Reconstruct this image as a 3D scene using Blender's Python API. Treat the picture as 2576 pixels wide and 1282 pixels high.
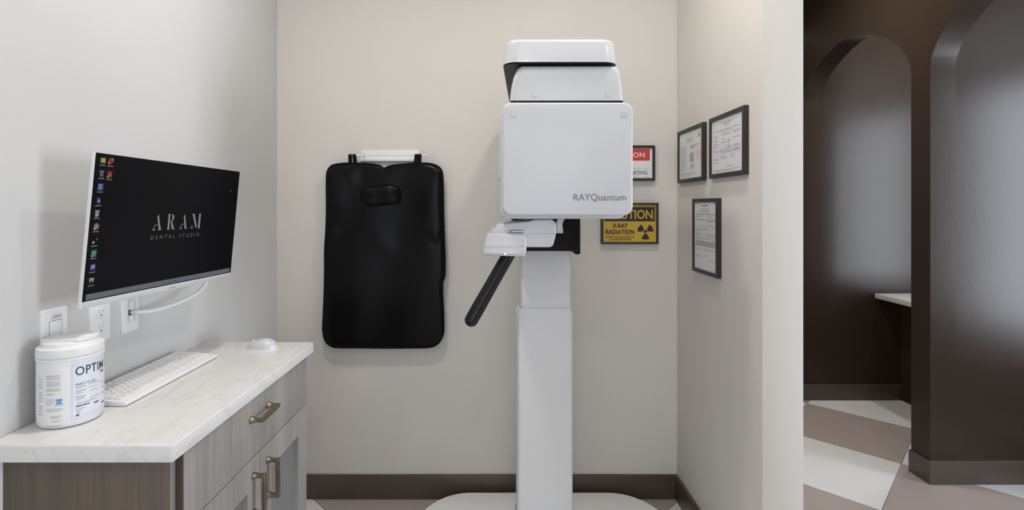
import bpy, bmesh, math, random
from mathutils import Vector, Matrix
PI = math.pi
random.seed(7)
for o in list(bpy.data.objects):
    bpy.data.objects.remove(o, do_unlink=True)
SC = bpy.context.scene
COL = SC.collection

# ------------------------------------------------------------------ camera
EYE = 1.413                       # eye height above the floor
cd = bpy.data.cameras.new('camera')
cam = bpy.data.objects.new('camera', cd); COL.objects.link(cam)
cam.location = (0, 0, EYE); cam.rotation_euler = (PI/2, 0, 0)
cd.sensor_fit = 'HORIZONTAL'; cd.sensor_width = 36; cd.lens = 18.0
cd.shift_x = (1288-1257)/2576; cd.shift_y = (516-641)/2576
cd.clip_start = 0.02
SC.camera = cam

# ------------------------------------------------------------------ world, exposure
w = bpy.data.worlds.new('world'); SC.world = w; w.use_nodes = True
w.node_tree.nodes['Background'].inputs[0].default_value = (0.75, 0.85, 1.0, 1)
w.node_tree.nodes['Background'].inputs[1].default_value = 0.6
SC.view_settings.view_transform = 'Standard'; SC.view_settings.look = 'None'
SC.view_settings.gamma = 1.0; SC.view_settings.use_curve_mapping = False
SC.view_settings.exposure = -0.79

# ------------------------------------------------------------------ lobby daylight and added fill light (just outside each pane)
CEIL = 2.95
def area_light(name, loc, rot, sx, sy, power, col, spread=PI):
    l = bpy.data.lights.new(name, 'AREA'); l.shape = 'RECTANGLE'; l.size = sx; l.size_y = sy
    l.energy = power; l.color = col; l.spread = spread
    o = bpy.data.objects.new(name, l); COL.objects.link(o); o.location = loc; o.rotation_euler = rot
    return o
# lobby window faces -x ; added fill window behind the camera faces +y
area_light('daylight_lobby', (5.42, 0.15, 1.41), (0, PI/2, 0), 2.5, 1.4, 345, (0.84, 0.905, 1.0))
area_light('daylight_fill', (0.0, -2.42, 1.40), (PI/2, 0, 0), 1.9, 2.4, 49, (0.90, 0.94, 1.0))  # added fill for faces turned to the camera
ROOM_LAMP = 14; LAMP_COL = (1.0, 0.95, 0.89)

# ------------------------------------------------------------------ materials
def mat(name, col, rough=0.5, metal=0.0, var=0.0, vscale=8.0, bump=0.0, bscale=60.0, spec=0.5, coat=0.0, stretch=None, emit=None, estr=0.0, trans=0.0, alpha=1.0, coat_rough=0.1):
    m = bpy.data.materials.new(name); m.use_nodes = True
    nt = m.node_tree; n = nt.nodes; b = n['Principled BSDF']
    b.inputs['Base Color'].default_value = (*col, 1); b.inputs['Roughness'].default_value = rough
    b.inputs['Metallic'].default_value = metal; b.inputs['Specular IOR Level'].default_value = spec
    b.inputs['Coat Weight'].default_value = coat; b.inputs['Coat Roughness'].default_value = coat_rough
    b.inputs['Transmission Weight'].default_value = trans
    b.inputs['Alpha'].default_value = alpha
    if emit:
        b.inputs['Emission Color'].default_value = (*emit, 1); b.inputs['Emission Strength'].default_value = estr
    tc = n.new('ShaderNodeTexCoord'); mp = n.new('ShaderNodeMapping')
    nt.links.new(tc.outputs['Object'], mp.inputs['Vector'])
    if stretch: mp.inputs['Scale'].default_value = stretch
    ns = n.new('ShaderNodeTexNoise'); ns.inputs['Scale'].default_value = vscale; ns.inputs['Detail'].default_value = 4
    nt.links.new(mp.outputs[0], ns.inputs['Vector'])
    mx = n.new('ShaderNodeMix'); mx.data_type = 'RGBA'
    mx.inputs[6].default_value = (*[c*(1-var) for c in col], 1); mx.inputs[7].default_value = (*[min(1, c*(1+var)) for c in col], 1)
    nt.links.new(ns.outputs['Fac'], mx.inputs[0]); nt.links.new(mx.outputs[2], b.inputs['Base Color'])
    if bump:
        n2 = n.new('ShaderNodeTexNoise'); n2.inputs['Scale'].default_value = bscale; n2.inputs['Detail'].default_value = 3
        nt.links.new(mp.outputs[0], n2.inputs['Vector'])
        bp = n.new('ShaderNodeBump'); bp.inputs['Strength'].default_value = bump; bp.inputs['Distance'].default_value = 0.004
        nt.links.new(n2.outputs['Fac'], bp.inputs['Height']); nt.links.new(bp.outputs[0], b.inputs['Normal'])
    return m

def wood(name, c1, c2, rough=0.45):
    m = mat(name, c1, rough, 0, 0, 1, 0, 60, 0.5)
    nt = m.node_tree; n = nt.nodes; b = n['Principled BSDF']
    tc = n.new('ShaderNodeTexCoord'); mp = n.new('ShaderNodeMapping'); mp.inputs['Scale'].default_value = (1, 1, 0.035)
    nt.links.new(tc.outputs['Object'], mp.inputs['Vector'])
    a = n.new('ShaderNodeTexNoise'); a.inputs['Scale'].default_value = 95; a.inputs['Detail'].default_value = 7; a.inputs['Roughness'].default_value = 0.65
    c = n.new('ShaderNodeTexNoise'); c.inputs['Scale'].default_value = 16; c.inputs['Detail'].default_value = 3
    nt.links.new(mp.outputs[0], a.inputs['Vector']); nt.links.new(mp.outputs[0], c.inputs['Vector'])
    ad = n.new('ShaderNodeMath'); ad.operation = 'MULTIPLY_ADD'; ad.inputs[1].default_value = 0.55
    nt.links.new(a.outputs['Fac'], ad.inputs[0])
    ml = n.new('ShaderNodeMath'); ml.operation = 'MULTIPLY'; ml.inputs[1].default_value = 0.45
    nt.links.new(c.outputs['Fac'], ml.inputs[0]); nt.links.new(ml.outputs[0], ad.inputs[2])
    r = n.new('ShaderNodeValToRGB'); r.color_ramp.elements[0].position = 0.36; r.color_ramp.elements[1].position = 0.62
    r.color_ramp.elements[0].color = (*c2, 1); r.color_ramp.elements[1].color = (*c1, 1)
    nt.links.new(ad.outputs[0], r.inputs[0]); nt.links.new(r.outputs[0], b.inputs['Base Color'])
    bp = n.new('ShaderNodeBump'); bp.inputs['Strength'].default_value = 0.25; bp.inputs['Distance'].default_value = 0.001
    nt.links.new(a.outputs['Fac'], bp.inputs['Height']); nt.links.new(bp.outputs[0], b.inputs['Normal'])
    return m

def marble(name):
    m = mat(name, (0.80, 0.79, 0.75), 0.22, 0, 0, 1)
    nt = m.node_tree; n = nt.nodes; b = n['Principled BSDF']
    tc = n.new('ShaderNodeTexCoord'); mp = n.new('ShaderNodeMapping'); mp.inputs['Rotation'].default_value = (0, 0.2, 0.75)
    mp.inputs['Scale'].default_value = (2.6, 0.9, 2.0)
    nt.links.new(tc.outputs['Object'], mp.inputs['Vector'])
    a = n.new('ShaderNodeTexNoise'); a.inputs['Scale'].default_value = 2.4; a.inputs['Detail'].default_value = 8; a.inputs['Distortion'].default_value = 1.6
    nt.links.new(mp.outputs[0], a.inputs['Vector'])
    r = n.new('ShaderNodeValToRGB'); e = r.color_ramp.elements
    e[0].position = 0.0; e[0].color = (0.735, 0.73, 0.715, 1)
    e[1].position = 1.0; e[1].color = (0.785, 0.78, 0.765, 1)
    for p, c in ((0.46, (0.745, 0.74, 0.72)), (0.497, (0.68, 0.665, 0.63)), (0.512, (0.735, 0.73, 0.715)), (0.60, (0.73, 0.722, 0.705))):
        q = e.new(p); q.color = (*c, 1)
    nt.links.new(a.outputs['Fac'], r.inputs[0]); nt.links.new(r.outputs[0], b.inputs['Base Color'])
    return m

M = dict(
    wall=mat('wall_paint_beige', (0.66, 0.63, 0.585), 0.75, var=0.02, vscale=3, bump=0.05, bscale=220),
    wall_white=mat('wall_paint_white', (0.585, 0.58, 0.573), 0.6, var=0.012, vscale=3, bump=0.05, bscale=220),
    ceil=mat('ceiling_paint', (0.82, 0.81, 0.79), 0.85, var=0.02, vscale=3),
    brown=mat('wall_paint_brown_satin', (0.039, 0.027, 0.020), 0.21, var=0.05, vscale=4, bump=0.03, bscale=90, spec=0.21),
    base=mat('baseboard_brown', (0.082, 0.063, 0.050), 0.35, var=0.08, vscale=9),
    tile_white=mat('tile_white_porcelain', (0.76, 0.755, 0.74), 0.35, var=0.05, vscale=5, bump=0.03, bscale=40),
    tile_taupe=mat('tile_taupe_porcelain', (0.42, 0.355, 0.325), 0.35, var=0.06, vscale=5, bump=0.03, bscale=40),
    grout=mat('grout_grey', (0.42, 0.40, 0.38), 0.8, var=0.1, vscale=40),
    marble=marble('quartz_white'),
    wood=wood('wood_grey_oak_lit', (0.355, 0.335, 0.318), (0.245, 0.228, 0.213), 0.38),  # cabinet fronts: daylight sheen lightened into the wood colour
    wood_panel=wood('wood_brown_end_shaded', (0.150, 0.116, 0.086), (0.095, 0.073, 0.054), 0.45),  # same cabinet wood, darker for the side turned from the light
    wood_shade=wood('wood_edge_shade', (0.075, 0.056, 0.042), (0.045, 0.034, 0.026), 0.5),  # shade on the near drawer and door edges, put into the colour
    inset=mat('door_inset_grey', (0.21, 0.205, 0.20), 0.5, var=0.10, vscale=160, bump=0.5, bscale=120, stretch=(1, 0.3, 3)),  # grey, darker than the door frame, with fine horizontal lines
    brass=mat('brass_antique', (0.30, 0.235, 0.16), 0.32, 1.0, var=0.12, vscale=60),
    white=mat('plastic_white', (0.585, 0.59, 0.605), 0.30, var=0.01, vscale=12, coat=0.25),
    white_soft=mat('plastic_white_satin', (0.80, 0.80, 0.795), 0.45, var=0.01, vscale=12),
    column=mat('metal_painted_white', (0.74, 0.745, 0.75), 0.42, var=0.01, vscale=6),
    base_white=mat('metal_painted_bright', (0.86, 0.86, 0.865), 0.42, var=0.01, vscale=6),
    plate=mat('plate_white', (0.80, 0.80, 0.80), 0.40, var=0.01, vscale=20),
    seam=mat('seam_grey', (0.45, 0.45, 0.46), 0.6, var=0.05),
    dark=mat('plastic_black', (0.008, 0.006, 0.005), 0.35, var=0.1, vscale=30, spec=0.14),
    rubber=mat('rubber_black', (0.009, 0.008, 0.008), 0.30, var=0.1, vscale=30, bump=0.05, bscale=200, spec=0.3),
    vinyl=mat('vinyl_black', (0.004, 0.004, 0.0045), 0.27, var=0.15, vscale=20, bump=0.10, bscale=14, spec=0.13),
    binding=mat('binding_black', (0.004, 0.004, 0.004), 0.6, var=0.15, vscale=80, spec=0.1),
    clear=mat('acrylic_clear', (0.86, 0.87, 0.88), 0.12, var=0.0, trans=0.55),
    chrome=mat('metal_steel', (0.62, 0.62, 0.62), 0.25, 1.0, var=0.03),
    frame=mat('frame_black', (0.022, 0.019, 0.017), 0.45, var=0.12, vscale=30),
    paper=mat('paper_white', (0.74, 0.745, 0.755), 0.5, var=0.02, vscale=20, coat=0.3),
    ink=mat('ink_grey', (0.40, 0.40, 0.42), 0.7, var=0.1, vscale=60),
    ink_dark=mat('ink_dark', (0.10, 0.10, 0.12), 0.6, var=0.05),
    ink_purple=mat('ink_purple', (0.55, 0.53, 0.64), 0.7, var=0.1),
    ink_pink=mat('ink_pink', (0.70, 0.60, 0.60), 0.7, var=0.1),
    ink_green=mat('ink_green', (0.16, 0.26, 0.24), 0.7, var=0.1),
    yellow=mat('sign_yellow', (0.58, 0.36, 0.035), 0.45, var=0.03),
    sign_black=mat('sign_black', (0.020, 0.014, 0.012), 0.45, var=0.05),
    red=mat('sign_red', (0.58, 0.045, 0.040), 0.45, var=0.03),
    logo_grey=mat('logo_grey', (0.20, 0.20, 0.215), 0.45, var=0.02),
    label=mat('label_pale_blue', (0.66, 0.70, 0.80), 0.4, var=0.02),
    ink_navy=mat('ink_navy', (0.04, 0.055, 0.11), 0.5, var=0.05),
    ink_blue=mat('ink_blue', (0.10, 0.28, 0.60), 0.5, var=0.05),
    screen=mat('screen_black', (0.004, 0.004, 0.005), 0.25, var=0.02, emit=(0.35, 0.36, 0.42), estr=0.006, spec=0.12),
    glow=mat('lamp_diffuser', (0.9, 0.9, 0.88), 0.6, emit=(1, 0.93, 0.82), estr=6.0),
    key=mat('key_white', (0.74, 0.74, 0.75), 0.5, var=0.01),
)
_em = {}
def screen_ink(col, s=0.8):
    k = (col, s)
    if k not in _em:
        _em[k] = mat('screen_ink_%d' % len(_em), tuple(c*0.1 for c in col), 0.3, emit=col, estr=s, spec=0.3)
    return _em[k]

# ------------------------------------------------------------------ mesh helpers (all vertices in metres, world axes: x right, y away, z up)
def inv(loc): return Matrix.Translation(-Vector(loc))
def finish(name, bm, m, parent=None, smooth=40):
    bmesh.ops.remove_doubles(bm, verts=bm.verts, dist=1e-6)
    bmesh.ops.recalc_face_normals(bm, faces=bm.faces)
    me = bpy.data.meshes.new(name); bm.to_mesh(me); bm.free()
    return link(name, me, m, parent, smooth)
def link(name, me, m, parent=None, smooth=40):
    me.materials.clear(); me.materials.append(M[m] if isinstance(m, str) else m)
    if smooth:
        for p in me.polygons: p.use_smooth = True
        me.set_sharp_from_angle(angle=math.radians(smooth))
    o = bpy.data.objects.new(name, me); COL.objects.link(o)
    if name in ('printed_text', 'printed_logo'): o['kind'] = 'stuff'      # print too small to pick apart
    if parent is not None: child(o, parent)
    return o
def root_loc(p):
    L = Vector((0, 0, 0))
    while p is not None:
        L += Vector(p.location); p = p.parent
    return L
def child(o, p):
    o.parent = p
    if p.type == 'EMPTY': o.matrix_parent_inverse = inv(p.location)
def thing(name, label, cat, loc, group=None):
    o = bpy.data.objects.new(name, None); COL.objects.link(o); o.location = loc
    o.empty_display_size = 0.05
    return tag(o, label, cat, group)
def tag(o, label, cat, group=None):
    o['label'] = label; o['category'] = cat
    if group: o['group'] = group
    return o
def struct(o, label=None):
    o['kind'] = 'structure'
    if label: o['label'] = label
    return o
def box(bm, x0, x1, y0, y1, z0, z1, bev=0, seg=2):
    r = bmesh.ops.create_cube(bm, size=1.0); vs = r['verts']
    for v in vs:
        v.co = Vector((x0 if v.co.x < 0 else x1, y0 if v.co.y < 0 else y1, z0 if v.co.z < 0 else z1))
    if bev:
        es = list({e for v in vs for e in v.link_edges})
        bmesh.ops.bevel(bm, geom=es, offset=bev, segments=seg, profile=0.5, affect='EDGES')
    return bm
def B(*a, **k): return box(bmesh.new(), *a, **k)
def put(axis, a, b, c):
    return {'y': (a, c, b), 'x': (c, a, b), 'z': (a, b, c)}[axis]
def prism(bm, pts, axis, c0, c1, bev0=0, bev1=0, seg=3):
    """outline pts extruded along axis; bev0/bev1 round the edges of the two caps"""
    v0 = [bm.verts.new(put(axis, a, b, c0)) for a, b in pts]
    v1 = [bm.verts.new(put(axis, a, b, c1)) for a, b in pts]
    n = len(pts)
    f0 = bm.faces.new(v0); f1 = bm.faces.new(v1[::-1])
    for i in range(n): bm.faces.new((v0[i], v1[i], v1[(i+1) % n], v0[(i+1) % n]))
    for f, bv in ((f0, bev0), (f1, bev1)):
        if bv:
            bm.normal_update()
            bmesh.ops.bevel(bm, geom=list(f.edges), offset=bv, segments=seg, profile=0.5, affect='EDGES')
    return bm
def PR(*a, **k): return prism(bmesh.new(), *a, **k)
def rr(x0, x1, y0, y1, r, n=6):
    if not isinstance(r, (tuple, list)): r = (r,)*4
    out = []
    for (cx, cy, a0, q) in ((x1, y1, 0, r[0]), (x0, y1, 90, r[1]), (x0, y0, 180, r[2]), (x1, y0, 270, r[3])):
        sx = -1 if cx == x1 else 1; sy = -1 if cy == y1 else 1
        for i in range(n+1):
            t = math.radians(a0+90*i/n)
            out.append((cx+sx*q+q*math.cos(t), cy+sy*q+q*math.sin(t)))
    return out
def ring(bm, o, i, axis, c0, c1):
    """rectangular frame with a rectangular hole: o, i = (a0,a1,b0,b1)"""
    def q(r): return [(r[0], r[2]), (r[1], r[2]), (r[1], r[3]), (r[0], r[3])]
    O, I = q(o), q(i)
    V = [[bm.verts.new(put(axis, a, b, c)) for a, b in P] for P in (O, I) for c in (c0, c1)]
    o0, o1, i0, i1 = V
    for k in range(4):
        j = (k+1) % 4
        bm.faces.new((o0[k], o0[j], i0[j], i0[k])); bm.faces.new((o1[k], i1[k], i1[j], o1[j]))
        bm.faces.new((o0[k], o1[k], o1[j], o0[j])); bm.faces.new((i0[k], i0[j], i1[j], i1[k]))
    return bm
def lathe(bm, prof, cx, cy, n=40):
    rows = []
    for r, z in prof:
        if r < 1e-5: rows.append([bm.verts.new((cx, cy, z))])
        else: rows.append([bm.verts.new((cx+r*math.cos(2*PI*i/n), cy+r*math.sin(2*PI*i/n), z)) for i in range(n)])
    for a, b in zip(rows, rows[1:]):
        for i in range(n):
            j = (i+1) % n
            if len(a) == 1 and len(b) == 1: continue
            if len(a) == 1: bm.faces.new((a[0], b[i], b[j]))
            elif len(b) == 1: bm.faces.new((a[i], a[j], b[0]))
            else: bm.faces.new((a[i], a[j], b[j], b[i]))
    return bm
def tube(bm, path, rad, n=12, caps=True, closed=False):
    P = [Vector(p) for p in path]; R = rad if isinstance(rad, (list, tuple)) else [rad]*len(P)
    rows = []; prev = None
    for k, p in enumerate(P):
        if closed: t = (P[(k+1) % len(P)]-P[k-1]).normalized()
        else: t = (P[min(k+1, len(P)-1)]-P[max(k-1, 0)]).normalized()
        if prev is None:
            u = t.orthogonal().normalized()
        else:
            u = (prev-t*prev.dot(t)).normalized()
        prev = u; v = t.cross(u)
        rows.append([bm.verts.new(p+(u*math.cos(2*PI*i/n)+v*math.sin(2*PI*i/n))*R[k]) for i in range(n)])
    rng = range(len(rows)) if closed else range(len(rows)-1)
    for k in rng:
        a, b = rows[k], rows[(k+1) % len(rows)]
        for i in range(n): bm.faces.new((a[i], a[(i+1) % n], b[(i+1) % n], b[i]))
    if caps and not closed:
        bm.faces.new(rows[0][::-1]); bm.faces.new(rows[-1])
    return bm
def spline(pts, n=8):
    P = [Vector(p) for p in pts]; out = []
    for i in range(len(P)-1):
        p0 = P[max(i-1, 0)]; p1 = P[i]; p2 = P[i+1]; p3 = P[min(i+2, len(P)-1)]
        for k in range(n):
            t = k/n
            out.append(0.5*((2*p1)+(p2-p0)*t+(2*p0-5*p1+4*p2-p3)*t*t+(3*p1-p0-3*p2+p3)*t**3))
    out.append(P[-1]); return out
def flat(bm, polys, org, U, V):
    """2D polygons laid on the plane org + a*U + b*V"""
    org = Vector(org); U = Vector(U); V = Vector(V)
    for p in polys:
        try: bm.faces.new([bm.verts.new(org+U*a+V*b) for a, b in p])
        except ValueError: pass
    return bm
def rect(a0, a1, b0, b1): return [(a0, b0), (a1, b0), (a1, b1), (a0, b1)]
def circ(a, b, r, n=20): return [(a+r*math.cos(2*PI*i/n), b+r*math.sin(2*PI*i/n)) for i in range(n)]
_txt = {}
def text_polys(s, spacing=1.0, bold=0.0):
    k = (s, spacing, bold)
    if k in _txt: return _txt[k]
    c = bpy.data.curves.new('lettering', 'FONT'); c.body = s; c.space_character = spacing; c.resolution_u = 3; c.offset = bold
    o = bpy.data.objects.new('lettering', c); COL.objects.link(o)
    bpy.context.view_layer.update()
    dg = bpy.context.evaluated_depsgraph_get()
    me = bpy.data.meshes.new_from_object(o.evaluated_get(dg))
    P = [[(me.vertices[i].co.x, me.vertices[i].co.y) for i in p.vertices] for p in me.polygons]
    bpy.data.objects.remove(o, do_unlink=True); bpy.data.curves.remove(c); bpy.data.meshes.remove(me)
    xs = [a for p in P for a, b in p]; ys = [b for p in P for a, b in p]
    x0, x1, y0, y1 = min(xs), max(xs), min(ys), max(ys)
    P = [[((a-x0)/(x1-x0), (b-y0)/(y1-y0)) for a, b in p] for p in P]
    _txt[k] = P
    return P
def text_fit(s, a0, a1, b0, b1, spacing=1.0, bold=0.0):
    return [[(a0+a*(a1-a0), b0+b*(b1-b0)) for a, b in p] for p in text_polys(s, spacing, bold)]
def lines(rows):
    """rows of print too small to read: (a0,a1,b,h)"""
    out = []
    for a0, a1, b, h in rows:
        a = a0
        while a < a1-1e-9:
            L = min(a1-a, (a1-a0)*random.uniform(0.12, 0.35)+h)
            out.append(rect(a, a+L*0.93, b, b+h)); a += L
    return out

# ================================================================== THE SETTING
XL, XR, YB = -1.075, 0.856, 2.472           # left wall, right wall, back wall
YE, XE = 1.670, 0.992                       # near end of the right wall, its hall side
XA, TA = 2.19, 0.13                         # arcade wall and thickness
YF = 3.72                                   # far wall of the hall
YN = -2.3                                   # near wall, behind the camera
XW = 5.3                                    # lobby window wall
ARCH = [(2.725, 3.72), (1.610, 2.604), (0.495, 1.489), (-0.620, 0.374), (-1.735, -0.741)]
SPRING = 2.113

floor = struct(finish('floor', B(XL-0.1, XW+0.15, YN-0.1, YF+0.1, -0.12, -0.006), 'grout'), 'floor bed under diagonal white and taupe tiles')
def clip(poly, x0, x1, y0, y1):
    for ax, s, lim in ((0, 1, x0), (0, -1, x1), (1, 1, y0), (1, -1, y1)):
        out = []
        for i in range(len(poly)):
            a, b = poly[i-1], poly[i]
            da, db = s*(a[ax]-lim), s*(b[ax]-lim)
            if (da >= 0) != (db >= 0):
                t = da/(da-db); out.append((a[0]+(b[0]-a[0])*t, a[1]+(b[1]-a[1])*t))
            if db >= 0: out.append(b)
        poly = out
        if len(poly) < 3: return []
    return poly
DG = 0.8575; GAP = 0.0022
def tiles(x0, x1, y0, y1, ou, ov, du, dv, par):
    for i in range(-12, 14):
        for j in range(-12, 12):
            u0, u1 = ou+i*du+GAP, ou+(i+1)*du-GAP
            v0, v1 = ov+j*dv+GAP, ov+(j+1)*dv-GAP
            p = [((u-v)/2, (u+v)/2) for u, v in ((u0, v0), (u1, v0), (u1, v1), (u0, v1))]
            p = clip(p, x0, x1, y0, y1)
            if len(p) < 3: continue
            ar = abs(sum(p[k-1][0]*p[k][1]-p[k][0]*p[k-1][1] for k in range(len(p))))/2
            if ar < 0.002: continue
            finish('floor_tile', PR(p, 'z', -0.008, 0.0, 0, 0), 'tile_white' if (i+j+par) % 2 else 'tile_taupe', floor, 0)
tiles(XL, 0.924, YN, YB, 1.567, 1.595, 0.888, 0.900, 1)
tiles(0.924, XA, YN, YF, 4.997, 0.603, DG, DG, 0)
tiles(XA, XW, YN, YF, 4.997, 0.603, DG, DG, 0)

struct(finish('ceiling', B(XL-0.1, XW+0.15, YN-0.1, YF+0.12, CEIL, CEIL+0.1), 'ceil'))
struct(finish('wall_left', B(XL-0.1, XL, YN-0.1, YB+0.1, 0, CEIL), 'wall_white'), 'off-white wall behind the desk monitor')
struct(finish('wall_back', B(XL, XR, YB, YB+0.1, 0, CEIL), 'wall'), 'beige back wall behind the x-ray machine')
struct(finish('wall_right', B(XR, XE, YE, YF, 0, CEIL, bev=0.004), 'wall'), 'beige partition wall with three framed certificates')
struct(finish('wall_far', B(XE, XW+0.15, YF, YF+0.12, 0, CEIL), 'brown'), 'dark brown satin wall seen through the brown arch')
# arcade wall: openings with broad round-shouldered arches
prof = [(0.4975, 0.0), (0.494, 0.033), (0.482, 0.070), (0.451, 0.127), (0.398, 0.188), (0.318, 0.247), (0.235, 0.292), (0.124, 0.334), (0.060, 0.351), (0.0, 0.357)]
def arch_curve(y0, y1):
    c = (y0+y1)/2; k = (y1-y0)/2/0.4975
    half = [(p.x, p.y) for p in spline([(a*k, b, 0) for a, b in prof], 5)]
    return [(c-a, SPRING+b) for a, b in half]+[(c+a, SPRING+b) for a, b in half[-2::-1]]
pts = [(YN, 0)]
for y0, y1 in ARCH[::-1]:
    pts += [(y0, 0)]+arch_curve(y0, y1)+[(y1, 0)]
pts = pts[:-1]+[(YF+0.03, SPRING), (YF+0.03, CEIL), (YN, CEIL)]   # the far jamb is flush with the far wall
pts = [p for k, p in enumerate(pts) if k == 0 or (Vector(p)-Vector(pts[k-1])).length > 1e-5]
bm = bmesh.new(); prism(bm, pts, 'x', XA, XA+TA)
struct(finish('wall_arcade', bm, 'brown', smooth=25), 'dark brown wall pierced by tall arched openings')
struct(finish('wall_partition', B(XA+TA, 3.15, 2.604, 2.725, 0, CEIL), 'brown'), 'dark brown partition between two arched alcoves')
# near wall with the added fill-light opening, lobby wall with the window opening
bm = bmesh.new(); ring(bm, (XL, XW+0.15, 0, CEIL), (-0.98, 0.98, 0.15, 2.65), 'y', YN-0.1, YN)
struct(finish('wall_front', bm, 'wall_white', smooth=0))
bm = bmesh.new(); ring(bm, (YN, YF, 0, CEIL), (-0.57, 0.87, 0.12, 2.70), 'x', XW, XW+0.12)
struct(finish('wall_lobby', bm, 'wall_white', smooth=0))
def window(name, axis, r, c0, c1, n):
    o = bpy.data.objects.new(name, None); COL.objects.link(o); o['kind'] = 'structure'
    bm = bmesh.new(); ring(bm, r, (r[0]+0.05, r[1]-0.05, r[2]+0.05, r[3]-0.05), axis, c0, c1)
    finish('window_frame', bm, 'plate', o, 0)
    for k in range(1, n):
        a = r[0]+(r[1]-r[0])*k/n
        finish('mullion', PR(rect(a-0.02, a+0.02, r[2]+0.05, r[3]-0.05), axis, c0, c1), 'plate', o, 0)
window('window_1', 'x', (-0.57, 0.87, 0.12, 2.70), XW+0.02, XW+0.08, 2)
window('window_fill', 'y', (-0.98, 0.98, 0.15, 2.65), YN-0.08, YN-0.02, 3)  # unseen window, added to house the fill light

struct(finish('wall_low_blocker', B(3.40, 3.50, -1.7, 2.604, 0, 0.47, bev=0.004), 'brown'), 'unseen low dark brown wall added to block bright reflections')  # unseen, added so the brown wall reflects dark in its lower part
BH, BT = 0.117, 0.012
def baseboard(name, *bx):
    return struct(finish(name, B(*bx, bev=0.0025), 'base'), None)
baseboard('baseboard_back', XL, XR, YB-BT, YB, 0, BH)
baseboard('baseboard_right', XR-BT, XR, YE, YB-BT, 0, BH)
baseboard('baseboard_left', XL, XL+BT, YN, 1.09, 0, BH)
baseboard('baseboard_far', XE, 2.91, YF-BT, YF, 0, BH)
baseboard('baseboard_hall', XE, XE+BT, YE, YF-BT, 0, BH)
bm = bmesh.new()
prism(bm, [(XA-0.014, 2.604-0.014), (3.15, 2.604-0.014), (3.15, 2.604), (XA, 2.604), (XA, 2.725), (XA-0.014, 2.725)], 'z', 0, BH, 0, 0.0025)
struct(finish('baseboard_partition', bm, 'base'))

# ================================================================== CABINET
YC0, YC1, YM = 1.112, 1.818, 1.4665          # fronts: near edge, far edge, gap between the doors
XF, XBODY = -0.686, -0.705                   # face of the fronts, face of the carcass
ZT = 0.877                                   # underside of the worktop
cab = thing('base_cabinet', 'grey oak base cabinet with one drawer and two panelled doors below the white worktop', 'cabinet', (-0.88, 1.465, 0))
finish('side_panel', B(-1.063, XBODY, 1.095, YC0, 0, ZT, bev=0.001), 'wood_panel', cab)['label'] = 'wood grain end panel in a shaded brown'
finish('side_panel', B(-1.063, XBODY, YC1, YC1+0.017, 0, ZT, bev=0.001), 'wood_panel', cab)
finish('scribe_strip', B(-1.074, -1.063, 1.100, 1.112, 0, ZT), 'plate', cab)
bm = B(-1.060, XBODY-0.002, YC0, YC1, 0.10, 0.118); box(bm, -1.060, -1.045, YC0, YC1, 0.118, ZT-0.001); box(bm, -1.045, XBODY-0.002, YC0, YC1, 0.70, 0.715)
finish('carcass', bm, 'wood_panel', cab)
finish('edge_shading', B(XBODY, XBODY+0.0008, 1.0955, YC0-0.0005, 0, ZT), 'wood', cab, 0)['label'] = 'lit front edge of the end panel, coloured light grey'  # thin lighter strip painting the light on this edge
finish('toe_kick', B(-0.775, -0.760, YC0, YC1, 0, 0.10), 'wood_panel', cab)

def pull(parent, name, c, along, L=0.103):
    """bar pull with flared feet standing off in +x; along = 'y' or 'z'"""
    bm = bmesh.new(); X0 = XF+0.0003; off = 0.031
    def at(s, h, w):
        return (X0+h, c[1]+s, c[2]+w) if along == 'y' else (X0+h, c[1]+w, c[2]+s)
    for sg in (-1, 1):
        rows = []
        for h, r in ((0, 0.0095), (0.004, 0.0095), (0.006, 0.0082), (0.012, 0.0062), (0.020, 0.0054), (off, 0.0056)):
            row = []
            for i in range(16):
                t = 2*PI*(i+0.5)/16; ca, sa = math.cos(t), math.sin(t)
                k = 1.0 if h < 0.006 else 1/max(abs(ca), abs(sa))**min(1, h/0.016)
                row.append(bm.verts.new(at(sg*L/2+r*k*ca, h, r*k*sa)))
            rows.append(row)
        for a, b in zip(rows, rows[1:]):
            for i in range(16): bm.faces.new((a[i], a[(i+1) % 16], b[(i+1) % 16], b[i]))
        bm.faces.new(rows[0]); bm.faces.new(rows[-1])
    e = L/2+0.0058
    sec = [(-0.0055, -0.0055), (0.0, -0.0062), (0.0055, -0.0055), (0.0068, 0.0), (0.0055, 0.0055), (0.0, 0.0062), (-0.0055, 0.0055), (-0.0060, 0)]
    rows = []
    for s, k in ((-e, 0.82), (-e+0.003, 1), (-L*0.2, 1.10), (L*0.2, 1.10), (e-0.003, 1), (e, 0.82)):
        rows.append([bm.verts.new(at(s, off+a*k*0.8, b*k)) for a, b in sec])
    for a, b in zip(rows, rows[1:]):
        for i in range(8): bm.faces.new((a[i], a[(i+1) % 8], b[(i+1) % 8], b[i]))
    bm.faces.new(rows[0]); bm.faces.new(rows[-1])
    o = finish('handle', bm, 'brass', parent, 30); o['label'] = 'antique brass bar handle'
    return o
dr = finish('drawer', B(XBODY, XF, YC0, YC1, 0.7125, 0.8735, bev=0.0008), 'wood', cab)
finish('edge_shading', B(XBODY+0.0008, XF-0.0008, YC0-0.0007, YC0, 0.7130, 0.8730), 'wood_shade', dr, 0)['label'] = 'shaded drawer edge, coloured dark brown'  # thin dark strip standing in for shade on the drawer's side
pull(dr, 'handle', (0, 1.4615, 0.822), 'y')
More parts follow.
